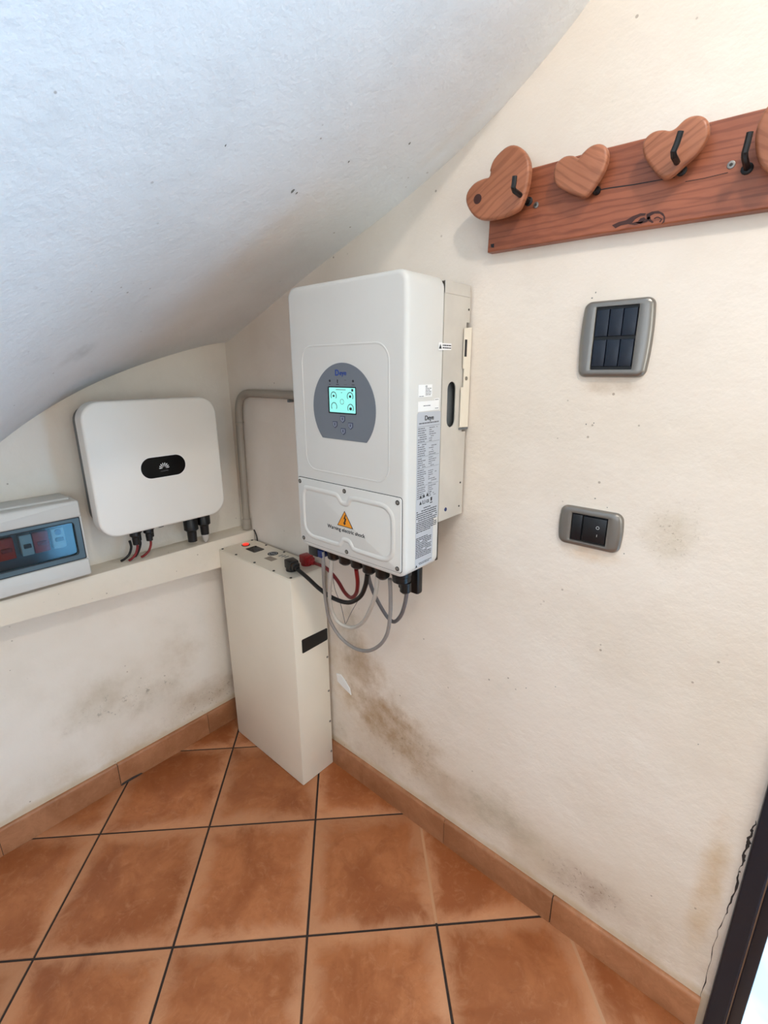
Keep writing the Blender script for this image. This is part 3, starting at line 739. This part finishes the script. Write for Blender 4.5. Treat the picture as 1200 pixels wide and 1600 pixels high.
# ------------------------------------------------------------------ cables under the inverter
z2 = lambda a, b: (420+a/3.333, 690+b/3.333)
def cable(name, pts, r, mat, label, n=6, cat_='cable', seg=10, ends=()):
    P = [tuple(ray_on(z2(a, b), 1, y)) for a, b, y in pts] if len(pts[0]) == 3 else pts
    P = list(ends[:1])+P+list(ends[1:])
    bm = tube(bmesh.new(), cat(P, n), r, seg); return tag(mk(name, bm, mat, None, True), label, cat_)
cable('grey_cable', [(281, 572, -.19), (284, 640, -.185), (288, 740, -.16), (300, 850, -.14), (318, 930, -.12), (370, 1015, -.10), (440, 1072, -.10), (512, 1090, -.11), (575, 1062, -.12), (617, 1000, -.13), (632, 900, -.145), (634, 800, -.155), (630, 715, -.166)], .0048, grey_cable,
      'thick mid-grey cable in the longest, lowest-hanging loop below the white inverter')
cable('pale_cable', [(329, 585, -.18), (322, 700, -.17), (316, 800, -.15), (332, 890, -.13), (368, 945, -.12), (435, 968, -.11), (490, 940, -.12), (530, 870, -.14), (556, 790, -.155), (566, 700, -.168)], .0052, pale_cable,
      'palest cable, whitish grey, in the shorter middle loop below the inverter')
cable('slate_cable', [(515, 675, -.168), (527, 735, -.15), (552, 800, -.13), (590, 872, -.11), (625, 922, -.10), (655, 938, -.11), (688, 905, -.13), (710, 840, -.15), (722, 760, -.160)], .0048, dark_cable,
      'dark slate grey cable looping to the rightmost gland below the inverter')
for nm, pts, r_, lb in (('hanging_wire', [(333, 700, -.10), (345, 770, -.08), (372, 840, -.06), (388, 905, -.05), (398, 950, -.05)], .0009, 'hair-thin dark wire hanging left, inside the middle cable loop'),
                        ('hanging_wire', [(520, 675, -.15), (500, 740, -.11), (468, 820, -.08), (430, 888, -.06), (402, 948, -.05)], .0009, 'hair-thin dark wire slanting down from the black gland to meet the other thin wire')):
    cable(nm, pts, r_, dark_cable, lb, cat_='wire', seg=6)

# ------------------------------------------------------------------ battery cabinet
BX0, BX1, BYF, BYB, BZ = .0838, .473, -.1473, -.0115, .7505
bat = thing('battery_cabinet', 'tall slim cream metal battery cabinet standing on the tiles in the corner', 'battery', ((BX0+BX1)/2, -.08, 0))
mk('shell', B(BX0, BX1, BYF, BYB, .001, BZ-.002, .0035, 2), cream_metal, bat, True)
mk('top_plate', slab(bmesh.new(), rr(BX0+.0015, BX1-.0015, BYF+.0015, BYB-.001, .002, 2), 0, .0022, TOP(BZ-.002), r=.001, seg=1), cream_metal, bat, True)
TP = TOP(BZ+.0002)
for a, b in ((.0935, -.1385), (.0935, -.021), (.175, -.019), (.277, -.019), (.175, -.138), (.280, -.138), (.381, -.138), (.462, -.137), (.375, -.019)):
    screw('screw', TP, a, b, .0040, steel_dk, bat, .0018)
for z_ in (.70, .432, .302, .180, .055): screw('screw', SIDE(BX1), -.019, z_, .0038, steel, bat, .0018)
bz = mk('power_button', L([(.0145, 0), (.0145, .0015), (.011, .002)], (.119, -.064, BZ+.0002), n=24), black_gloss, bat, True)
mk('button_lamp', L([(.0105, 0), (.0105, .0035), (.008, .0045)], (.119, -.064, BZ+.0015), n=24), red_lit, bz, True)
dsp = mk('display', slab(bmesh.new(), rr(.152, .206, -.088, -.046, .004, 3), 0, .0012, TP, r=.0006, seg=1), black_gloss, bat, True)
mk('display_window', slab(bmesh.new(), rr(.165, .195, -.077, -.056, .002, 2), .0012, .0014, TP), navy_lo, dsp)
lg = mk('round_sticker', L([(.0175, 0), (.0175, .0005)], (.260, -.0525, BZ+.0002), n=28), ink, bat)
bm = bmesh.new(); arc(bm, .260, -.0525, .0125, 0, 358, .0006, TOP(BZ+.0007)); mk('sticker_ring', bm, ink_white, lg)
bm = bmesh.new(); slab(bm, [(.252, -.0565), (.257, -.0565), (.268, -.0485), (.263, -.0485)], 0, .0003, TOP(BZ+.0007)); mk('sticker_mark', bm, ink_white, lg)
mk('taupe_label', slab(bmesh.new(), rr(.272, .312, -.097, -.072, .001, 1), 0, .0004, TP), label_tan, bat)
bm = bmesh.new()
for k in range(3): slab(bm, rr(.292+k*.012, .296+k*.012, -.055+k*.003, -.038+k*.003, .0005, 1), 0, .0003, TP)
mk('small_print', bm, ink_grey, bat)
hd = mk('handle_recess', S([(-.1225, .494), (-.118, .4905), (-.016, .4925), (-.0125, .497), (-.0125, .536), (-.016, .5405), (-.118, .5435), (-.1225, .540)], 0, .0006, SIDE(BX1)), cream_metal, bat)
mk('handle_opening', S([(-.1200, .4955), (-.117, .4930), (-.018, .4950), (-.0148, .4985), (-.0148, .5345), (-.018, .5380), (-.117, .5410), (-.1200, .5385)], .0004, .0012, SIDE(BX1)), black_pl, bat, label='black rectangular carrying handle recess')

def plug(root, c, ang, mat, s=1.0):
    """angled battery connector standing on the cabinet top"""
    R = Matrix.Translation(c) @ Matrix.Rotation(ang, 4, 'Z')
    bm = bmesh.new(); box(bm, -.020*s, .020*s, -.017*s, .017*s, .006, .036*s, .004, 2)
    box(bm, .016*s, .034*s, -.013*s, .013*s, .010*s, .032*s, .003, 2)
    bm.transform(R); mk('plug_body', bm, mat, root, True)
    bm = bmesh.new(); lathe(bm, [(.019*s, 0), (.019*s, .006), (.015*s, .009)], (0, 0, 0), n=20); bm.transform(R); mk('plug_base', bm, mat, root, True)
    bm = bmesh.new(); lathe(bm, [(.0085*s, 0), (.0085*s, .010*s), (.007*s, .014*s)], (.032*s, 0, .020*s), (1, 0, -.15), n=14); bm.transform(R); mk('plug_neck', bm, mat, root, True)
    return R @ Vector((.046*s, 0, .018*s))
tz = BZ+.0006
rb = thing('black_battery_cable', 'thick black power cable plugged into the front right of the cream cabinet top', 'cable', (.420, -.098, tz))
e1 = plug(rb, Vector((.418, -.098, tz)), math.radians(-12), black_pl, .95)
pts = [(205, 712, -.125), (262, 765, -.14), (335, 815, -.14), (415, 838, -.14), (475, 808, -.145), (503, 750, -.155), (513, 690, -.168)]
P = [tuple(e1-Vector((.008, 0, 0))), tuple(e1+Vector((.010, -.002, -.003)))]+[tuple(ray_on(z2(a, b), 1, y)) for a, b, y in pts]
mk('wire', tube(bmesh.new(), cat(P, 7), .0058, 12), black_rub, rb, True)
rd = thing('red_battery_cable', 'thick dark red power cable plugged in behind the black one', 'cable', (.425, -.038, tz))
e2 = plug(rd, Vector((.418, -.040, tz)), math.radians(-6), red_pl, .92)
pts = [(300, 660, -.075), (355, 720, -.085), (395, 785, -.10), (428, 812, -.115), (455, 790, -.13), (463, 735, -.15), (455, 665, -.168)]
P = [tuple(e2-Vector((.008, 0, 0))), tuple(e2+Vector((.008, 0, .001)))]+[tuple(ray_on(z2(a, b), 1, y)) for a, b, y in pts]
mk('wire', tube(bmesh.new(), cat(P, 7), .0052, 12), red_rub, rd, True)

# ------------------------------------------------------------------ square inverter on the left wall
HX = .156; hy0, hy1, hz0, hz1 = -.519, -.147, .898, 1.262
sq = thing('string_inverter', 'square white rounded inverter with a small black pill-shaped badge, above the ledge', 'inverter', (0.002, (hy0+hy1)/2, hz0))
mk('rear_housing', S(rr(hy0+.020, hy1-.020, hz0+.012, hz1-.016, .04, 6), .025, .115, SIDE(0), r=.006), zinc_dark, sq, True)
mk('wall_bracket', B(.001, .026, hy0+.08, hy1-.08, 1.02, 1.20, .002), zinc, sq)
mk('front_cover', S(rr(hy0, hy1, hz0, hz1, .050, 12), .112, HX, SIDE(0), r=.007, seg=4), white_plastic, sq, True)
HS = SIDE(HX)
pill = mk('badge', S(rr(-.3925, -.2640, 1.0440, 1.1030, .0290, 12), 0, .0012, HS, r=.0006, seg=1), black_gloss, sq, True)
mk('badge_rim', S(rr(-.3940, -.2625, 1.0425, 1.1045, .0305, 12), 0, .0005, HS), label_white, sq)
bm = bmesh.new(); cy_, cz_ = -.3280, 1.0675
for k in range(8):
    a = math.radians(12+156*k/7); ln = .0145+.003*math.sin(a); c_, s_ = math.cos(a), math.sin(a)
    pet = []
    for t, w_ in ((.3, .0001), (.55, .0009), (.78, .0016), (.93, .0012), (1.0, .0004)): pet.append((t, w_))
    out = [(cy_+c_*ln*t-s_*w_, cz_+s_*ln*t+c_*w_) for t, w_ in pet]+[(cy_+c_*ln*t+s_*w_, cz_+s_*ln*t-c_*w_) for t, w_ in pet[::-1]]
    slab(bm, out, .0012, .0015, HS)
mk('badge_emblem', bm, ink_white, pill)
text('badge_lettering', 'HUAWEI', -.328, 1.0595, .0055, lambda a, b, d: HS(a, b, d+.0012), ink_grey, pill)
# connectors under it
def conn(y, x, w_, zt, zb, mat=black_pl, name='connector'):
    mk(name, L([(w_, 0), (w_, -(zt-zb)*.25), (w_*1.18, -(zt-zb)*.3), (w_*1.18, -(zt-zb)*.62), (w_*.8, -(zt-zb)*.68), (w_*.75, -(zt-zb))], (x, y, zt), n=10), mat, sq, True)
conn(-.405, .075, .0125, hz0+.013, .838); conn(-.388, .055, .010, hz0+.013, .842); conn(-.365, .075, .0125, hz0+.013, .840); conn(-.350, .055, .010, hz0+.013, .844)
mk('vent_plug', B(.07, .09, -.339, -.322, .876, hz0+.013, .003), black_pl, sq, True)
conn(-.232, .078, .0195, hz0+.013, .802, name='cable_gland'); conn(-.187, .078, .0180, hz0+.013, .815, name='cable_gland')
mk('wrapped_cable_end', L([(.011, 0), (.013, -.008), (.010, -.018), (.006, -.026), (.003, -.030)], (.078, -.187, .817), n=12), foil, sq, True)
for y_, x_, mt, lb, y2 in ((-.405, .075, red_rub, 'red wire of the left pair dropping from the square inverter onto the ledge', -.428),
                       (-.388, .055, black_rub, 'black wire of the right pair dropping from the square inverter onto the ledge', -.402),
                       (-.365, .075, red_rub, 'red wire of the right pair dropping from the square inverter onto the ledge', -.392),
                       (-.418, .062, black_rub, 'black wire of the left pair dropping from the square inverter onto the ledge', -.446)):
    P = [(x_, y_, .850), (x_, y_+.002, .830), (x_-.002, y_-.006, .808), (x_-.005, (y2+y_)/2-.006, .796), (x_-.012, y2, .7905)]
    tag(mk('solar_wire', tube(bmesh.new(), cat(P, 6), .0036, 10), mt, None, True), lb, 'wire', 'short wires under the square inverter')

# ------------------------------------------------------------------ distribution box at the left edge
qx = .106; qy1, qy0, qz0, qz1 = -.5425, -.90, .7965, 1.0085
db = thing('distribution_box', 'pale grey plastic fuse box with a smoked window, cut by the left picture edge', 'fuse box', (.001, (qy0+qy1)/2, qz0))
SB = SIDE(0)
# back body (hollow) and front lid with opening
def ringslab(bm, outer, inner, d0, d1, fn):
    loops = [[Vector((a, b, 0)) for a, b in outer], [Vector((a, b, 0)) for a, b in inner]]
    flat = [p for Lq in loops for p in Lq]; tri = tessellate_polygon(loops)
    A = [bm.verts.new(fn(p.x, p.y, d1)) for p in flat]; C = [bm.verts.new(fn(p.x, p.y, d0)) for p in flat]
    for t in tri: bm.faces.new([A[i] for i in t]); bm.faces.new([C[i] for i in t][::-1])
    base = 0
    for Lq in loops:
        n = len(Lq)
        for i in range(n): bm.faces.new((A[base+i], A[base+(i+1) % n], C[base+(i+1) % n], C[base+i]))
        base += n
    return bm
wy0, wy1, wz0, wz1 = -.885, -.5475, .8440, .9625
mk('back_body', S(rr(qy0+.006, qy1-.006, qz0+.004, qz1-.002, .008, 4), 0, .040, SB), box_grey, db, True)
bm = bmesh.new()
# top and bottom bands and end cheeks, rounded
slab(bm, rr(qy0, qy1, wz1, qz1, .006, 4), .030, qx, SB, r=.006, seg=3)
slab(bm, rr(qy0, qy1, qz0, wz0, .006, 4), .030, qx, SB, r=.005, seg=3)
mk('front_band', bm, box_grey, db, True)
mk('side_cheek', B(.030, .098, wy1, qy1, wz0-.004, wz1+.004), box_grey, db)
mk('top_hood', B(.0, .075, qy0+.004, qy1-.012, qz1-.004, qz1+.006, .005), box_grey, db, True)
lidm = paint('blue_grey_smoked_lid', lin(78, 96, 104), .35, .05)
lid = mk('window_lid', ringslab(bmesh.new(), rr(wy0, wy1, wz0+.001, wz1-.001, .003, 2), rr(wy0+.02, -.563, wz0+.016, wz1-.012, .008, 4), .090, .0995, SB), lidm, db)
mk('window_pane', S(rr(wy0+.019, -.562, wz0+.015, wz1-.011, .008, 4), .092, .0945, SB), smoked, lid)
mk('window_seal', ringslab(bmesh.new(), rr(wy0+.0185, -.5615, wz0+.0145, wz1-.0105, .009, 4), rr(wy0+.0205, -.5635, wz0+.0165, wz1-.0125, .008, 4), .0995, .1003, SB), ink, lid)
mk('lid_shadow_gap', ringslab(bmesh.new(), rr(wy0-.001, wy1+.001, wz0, wz1, .003, 2), rr(wy0+.0006, wy1-.0012, wz0+.0022, wz1-.0022, .003, 2), .0985, .0998, SB), ink, lid)
mk('inner_panel', S(rr(wy0+.006, wy1-.004, wz0+.004, wz1-.004, .002, 2), .04, .060, SB), lidm, db)
brk_red = paint('red_breaker_plastic', lin(196, 40, 28), .45, .04)
inm = paint('pale_breaker_plastic', lin(190, 198, 200), .45, .03)
for y_, n_, mt in ((-.636, .034, red_pl), (-.712, .036, red_pl), (-.7495, .034, red_pl), (-.668, .026, inm), (-.5965, .030, inm), (-.79, .034, inm)):
    bk_ = mk('circuit_breaker', B(.060, .078, y_-n_/2, y_+n_/2, .882, .937, .002), inm if mt is inm else brk_red, db, True)
    mk('breaker_lever', B(.078, .086, y_-n_*.3, y_+n_*.3, .903, .913, .001), black_pl if mt is inm else red_pl, bk_)
mk('blue_cap', L([(.008, 0), (.008, .006)], (.078, -.597, .928), (1, 0, 0), n=6), blue_pl, db)

# ------------------------------------------------------------------ switch plates
def plate_outline(x0, x1, z0, z1, r, bul):
    """rounded rectangle with bowed left and right sides"""
    o_ = rr(x0, x1, z0, z1, r, 6); zc = (z0+z1)/2; h = (z1-z0)/2; out = []
    res = []
    for i in range(len(o_)):
        a, b = o_[i], o_[(i+1) % len(o_)]
        n = 8 if (Vector(a)-Vector(b)).length > .02 else 1
        for k in range(n): res.append((a[0]+(b[0]-a[0])*k/n, a[1]+(b[1]-a[1])*k/n))
    for x, z in res:
        t = 1-((z-zc)/h)**2; xc = (x0+x1)/2
        out.append((x+bul*t*(1 if x > xc else -1)*min(1, abs(x-xc)/((x1-x0)/2)*1), z))
    return out
def domed(bm, outer, inner, h0, h1, fn):
    """frame: from the wall edge up to a rounded rim and down into the opening"""
    n = len(outer)
    ci = Vector(((min(p[0] for p in inner)+max(p[0] for p in inner))/2, (min(p[1] for p in inner)+max(p[1] for p in inner))/2))
    rows = []
    prof = [(0, 0), (.0, h0), (.06, h0+(h1-h0)*.45), (.18, h0+(h1-h0)*.75), (.4, h0+(h1-h0)*.95), (.7, h1), (.96, h1-.0003), (1, h1-.001), (1, .002)]
    for t, h in prof:
        rows.append([bm.verts.new(fn(o_[0]*(1-t)+i_[0]*t, o_[1]*(1-t)+i_[1]*t, h)) for o_, i_ in zip(outer, inner)])
    for k in range(len(rows)-1):
        for i in range(n): bm.faces.new((rows[k][i], rows[k][(i+1) % n], rows[k+1][(i+1) % n], rows[k+1][i]))
    return bm
FW = FRONT(0)
def plate(name, label, x0, x1, z0, z1, ix0, ix1, iz0, iz1, group=None):
    t = thing(name, label, 'switch', ((x0+x1)/2, 0, z0))
    # same vertex counts: sample both outlines by angle-equivalent construction
    out = plate_outline(x0, x1, z0, z1, .012, .004)
    sx = (ix1-ix0)/(x1-x0); sz = (iz1-iz0)/(z1-z0); xc, zc = (x0+x1)/2, (z0+z1)/2; ic, jc = (ix0+ix1)/2, (iz0+iz1)/2
    inn = plate_outline(x0, x1, z0, z1, .002, .0); o2 = []
    inn = [(ic+(p[0]-xc)*sx, jc+(p[1]-zc)*sz) for p in inn]
    if len(inn) != len(out): # fall back: project outer ring to inner rectangle
        inn = [(min(max(ic+(p[0]-xc)*sx, ix0), ix1), min(max(jc+(p[1]-zc)*sz, iz0), iz1)) for p in out]
    zj = (iz0+iz1)/2; hj = (iz1-iz0)/2
    mk('cover_plate', domed(bmesh.new(), out, inn, .003, .0105, FW), satin, t, True)
    mk('inner_frame', B(ix0-.001, ix1+.001, -.004, 0, iz0-.001, iz1+.001), black_pl, t)
    return t
p1 = plate('switch_panel', 'large square-ish metallic switch plate with six dark blue rockers, upper one', 1.191, 1.303, 1.3215, 1.4495, 1.212, 1.282, 1.335, 1.439)
for rz0, rz1 in ((1.340, 1.385), (1.3905, 1.4345)):
    for k in range(3):
        x0 = 1.2135+k*.0225; mk('rocker', S(rr(x0, x0+.0215, rz0, rz1, .0008, 1), .004, .0092, FW, r=.0015, seg=2), navy, p1, True)
p2 = plate('switch_panel', 'small wide metallic switch plate with black rockers marked O and I, lower one', 1.1865, 1.3000, .999, 1.0775, 1.209, 1.277, 1.010, 1.0655)
mk('blank_module', S(rr(1.2105, 1.2295, 1.012, 1.0635, .0008, 1), .004, .0085, FW, r=.0012, seg=2), navy_lo, p2, True)
rk = mk('rocker', S(rr(1.2325, 1.2755, 1.013, 1.0625, .001, 1), .004, .0095, FW, r=.002, seg=2), navy_lo, p2, True)
bm = bmesh.new(); arc(bm, 1.2600, 1.0440, .0028, 0, 355, .0004, FRONT(-.0095)); slab(bm, rr(1.2595, 1.2605, 1.0260, 1.0305, .0002, 1), 0, .0003, FRONT(-.0095))
mk('rocker_marks', bm, ink_white, rk)

# ------------------------------------------------------------------ wooden coat rack
rack = thing('coat_rack', 'varnished reddish wooden board carrying carved hearts and black hooks, on the right wall', 'coat rack', (1.28, 0, 1.55))
bo = [(.9955, 1.5545), (1.20, 1.5525), (1.40, 1.5475), (1.572, 1.5435), (1.574, 1.662), (1.40, 1.6705), (1.20, 1.6765), (.9975, 1.6790)]
board = mk('board', S(bo, .0005, .020, FRONT(0), r=.003, seg=3), wood_board, rack, True)
z6 = lambda a, b: (700+a/2.4, 120+b/2.4)
hearts = [
 ([(150, 345), (165, 305), (205, 263), (240, 250), (275, 268), (298, 312), (298, 370), (287, 425), (268, 478), (250, 500), (205, 521), (150, 533), (110, 531), (80, 508), (61, 468), (65, 430), (92, 395), (128, 377), (146, 372), (152, 354)], wood_heart, .038),
 ([(389, 365), (399, 322), (430, 294), (462, 290), (484, 300), (498, 282), (530, 254), (565, 245), (590, 262), (593, 302), (576, 352), (545, 402), (510, 445), (478, 440), (438, 425), (402, 403)], wood_heart2, .030),
 ([(724, 258), (735, 225), (765, 200), (800, 192), (828, 195), (850, 185), (880, 156), (910, 140), (945, 138), (972, 158), (976, 200), (957, 245), (922, 288), (875, 330), (840, 362), (812, 377), (788, 368), (758, 335), (733, 298)], wood_heart, .036),
 ([(1150, 210), (1163, 160), (1190, 110), (1222, 84), (1262, 88), (1285, 110), (1318, 92), (1352, 100), (1366, 140), (1352, 200), (1310, 260), (1262, 312), (1215, 352), (1190, 345), (1166, 318), (1150, 265)], wood_heart2, .038)]
for pts, mt, off in hearts:
    W = [ray_on(z6(a, b), 1, -(off+.020)) for a, b in pts]
    W = [Vector((a[0], a[2], 0)) for a in W]
    if W[-3].x > 1.47: pass
    c2 = [(min(p.x, 1.53), p.y) for p in cat(W, 3, True)]
    h_ = mk('heart', slab(bmesh.new(), c2, off, off+.016, FRONT(0), r=.005, seg=3, back=.004), mt, rack, True)
    cx0 = sum(p[0] for p in c2)/len(c2); cz0 = sum(p[1] for p in c2)/len(c2)
    mk('spacer', L([(.011, 0), (.011, off-.017)], (max(cx0, 1.015), -.018, min(cz0, 1.66)), (0, -1, 0), n=14), wood_board, rack, True)
P = ray_on(z6(110, 458), 1, -.055)
kp = mk('plug', L([(.0082, 0), (.0082, .001), (.006, .0014)], (P[0], -.0535, P[2]), (0, -1, 0), n=18), wood_knot, rack, True)
def hook(base, ln, tip):
    b_ = ray_on(z6(*base), 1, -.020); e_ = b_+np.array([0, -ln, .004]); t_ = e_+np.array(tip)
    bm = tube(bmesh.new(), [tuple(b_), tuple(b_*.5+e_*.5), tuple(e_+np.array([0, .003, 0])), tuple(e_+np.array([0, -.001, .004])), tuple(e_*.5+t_*.5), tuple(t_)], .0042, 8)
    lathe(bm, [(.0075, 0), (.0075, .002), (.005, .0035)], (b_[0], -.0198, b_[2]), (0, -1, 0), n=12)
    mk('hook', bm, black_pl, rack, True)
hook((303, 468), .060, (.002, -.002, .020)); hook((876, 352), .058, (.006, -.002, .026)); hook((1122, 345), .040, (.002, -.002, .026))
P = ray_on(z6(558, 430), 1, -.020)
mk('hook_stub', L([(.0065, 0), (.0065, .004), (.004, .008)], (P[0], -.0198, P[2]), (.2, -1, .3), n=10), black_pl, rack, True)
for a, b in ((1062, 330), (330, 481)):
    P = ray_on(z6(a, b), 1, -.020); screw('screw', FRONT(-.020), P[0], P[2], .0052, steel, rack, .0012)
    screw('screw_recess', FRONT(-.020), P[0], P[2], .0022, steel_dk, rack, .0006, .001)
# knot and drying crack of the board
def patch(name, pts, mat, h=.0005):
    W = [ray_on(z6(a, b), 1, -.020) for a, b in pts]; mk(name, S([(p[0], p[2]) for p in W], 0, h, FRONT(-.020)), mat, rack)
patch('board_crack', [(525, 431), (600, 416), (700, 402), (780, 388), (850, 375), (850, 378), (780, 391), (700, 406), (600, 420), (525, 434)], ink)
patch('board_crack', [(890, 392), (960, 380), (1050, 358), (1050, 360), (960, 382), (890, 394)], ink)
def ringpatch(cx, cy, rx, ry, t, a0=0, a1=360, tilt=0):
    o1, o2 = [], []
    for k in range(15):
        a = math.radians(a0+(a1-a0)*k/14); j = random.uniform(.88, 1.1)
        ct, st = math.cos(math.radians(tilt)), math.sin(math.radians(tilt))
        f = lambda rx_, ry_: (cx+rx_*math.cos(a)*ct-ry_*math.sin(a)*st, cy+rx_*math.cos(a)*st+ry_*math.sin(a)*ct)
        o1.append(f((rx+t)*j, (ry+t)*j)); o2.append(f((rx-t)*j, (ry-t)*j))
    patch('board_knot', o1+o2[::-1], wood_knot)
patch('board_knot', [(745, 516), (765, 506), (790, 503), (808, 512), (815, 527), (812, 545), (800, 553), (808, 540), (808, 524), (795, 513), (775, 513), (758, 522), (760, 535), (772, 545), (765, 549), (752, 540), (745, 530)], wood_knot)
patch('board_knot', [(615, 557), (640, 545), (668, 538), (695, 522), (722, 512), (742, 512), (738, 520), (722, 522), (702, 534), (690, 548), (712, 543), (722, 531), (736, 527), (742, 534), (728, 548), (700, 556), (675, 552), (650, 557), (628, 568)], wood_knot)
ringpatch(786, 536, 14, 9, 2.2, 200, 420)
patch('board_knot', [(700, 545), (720, 552), (745, 545), (760, 528), (752, 524), (738, 540), (718, 545)], wood_knot)
patch('nail_hole', [(160, 628), (173, 626), (172, 641), (162, 640)], ink)
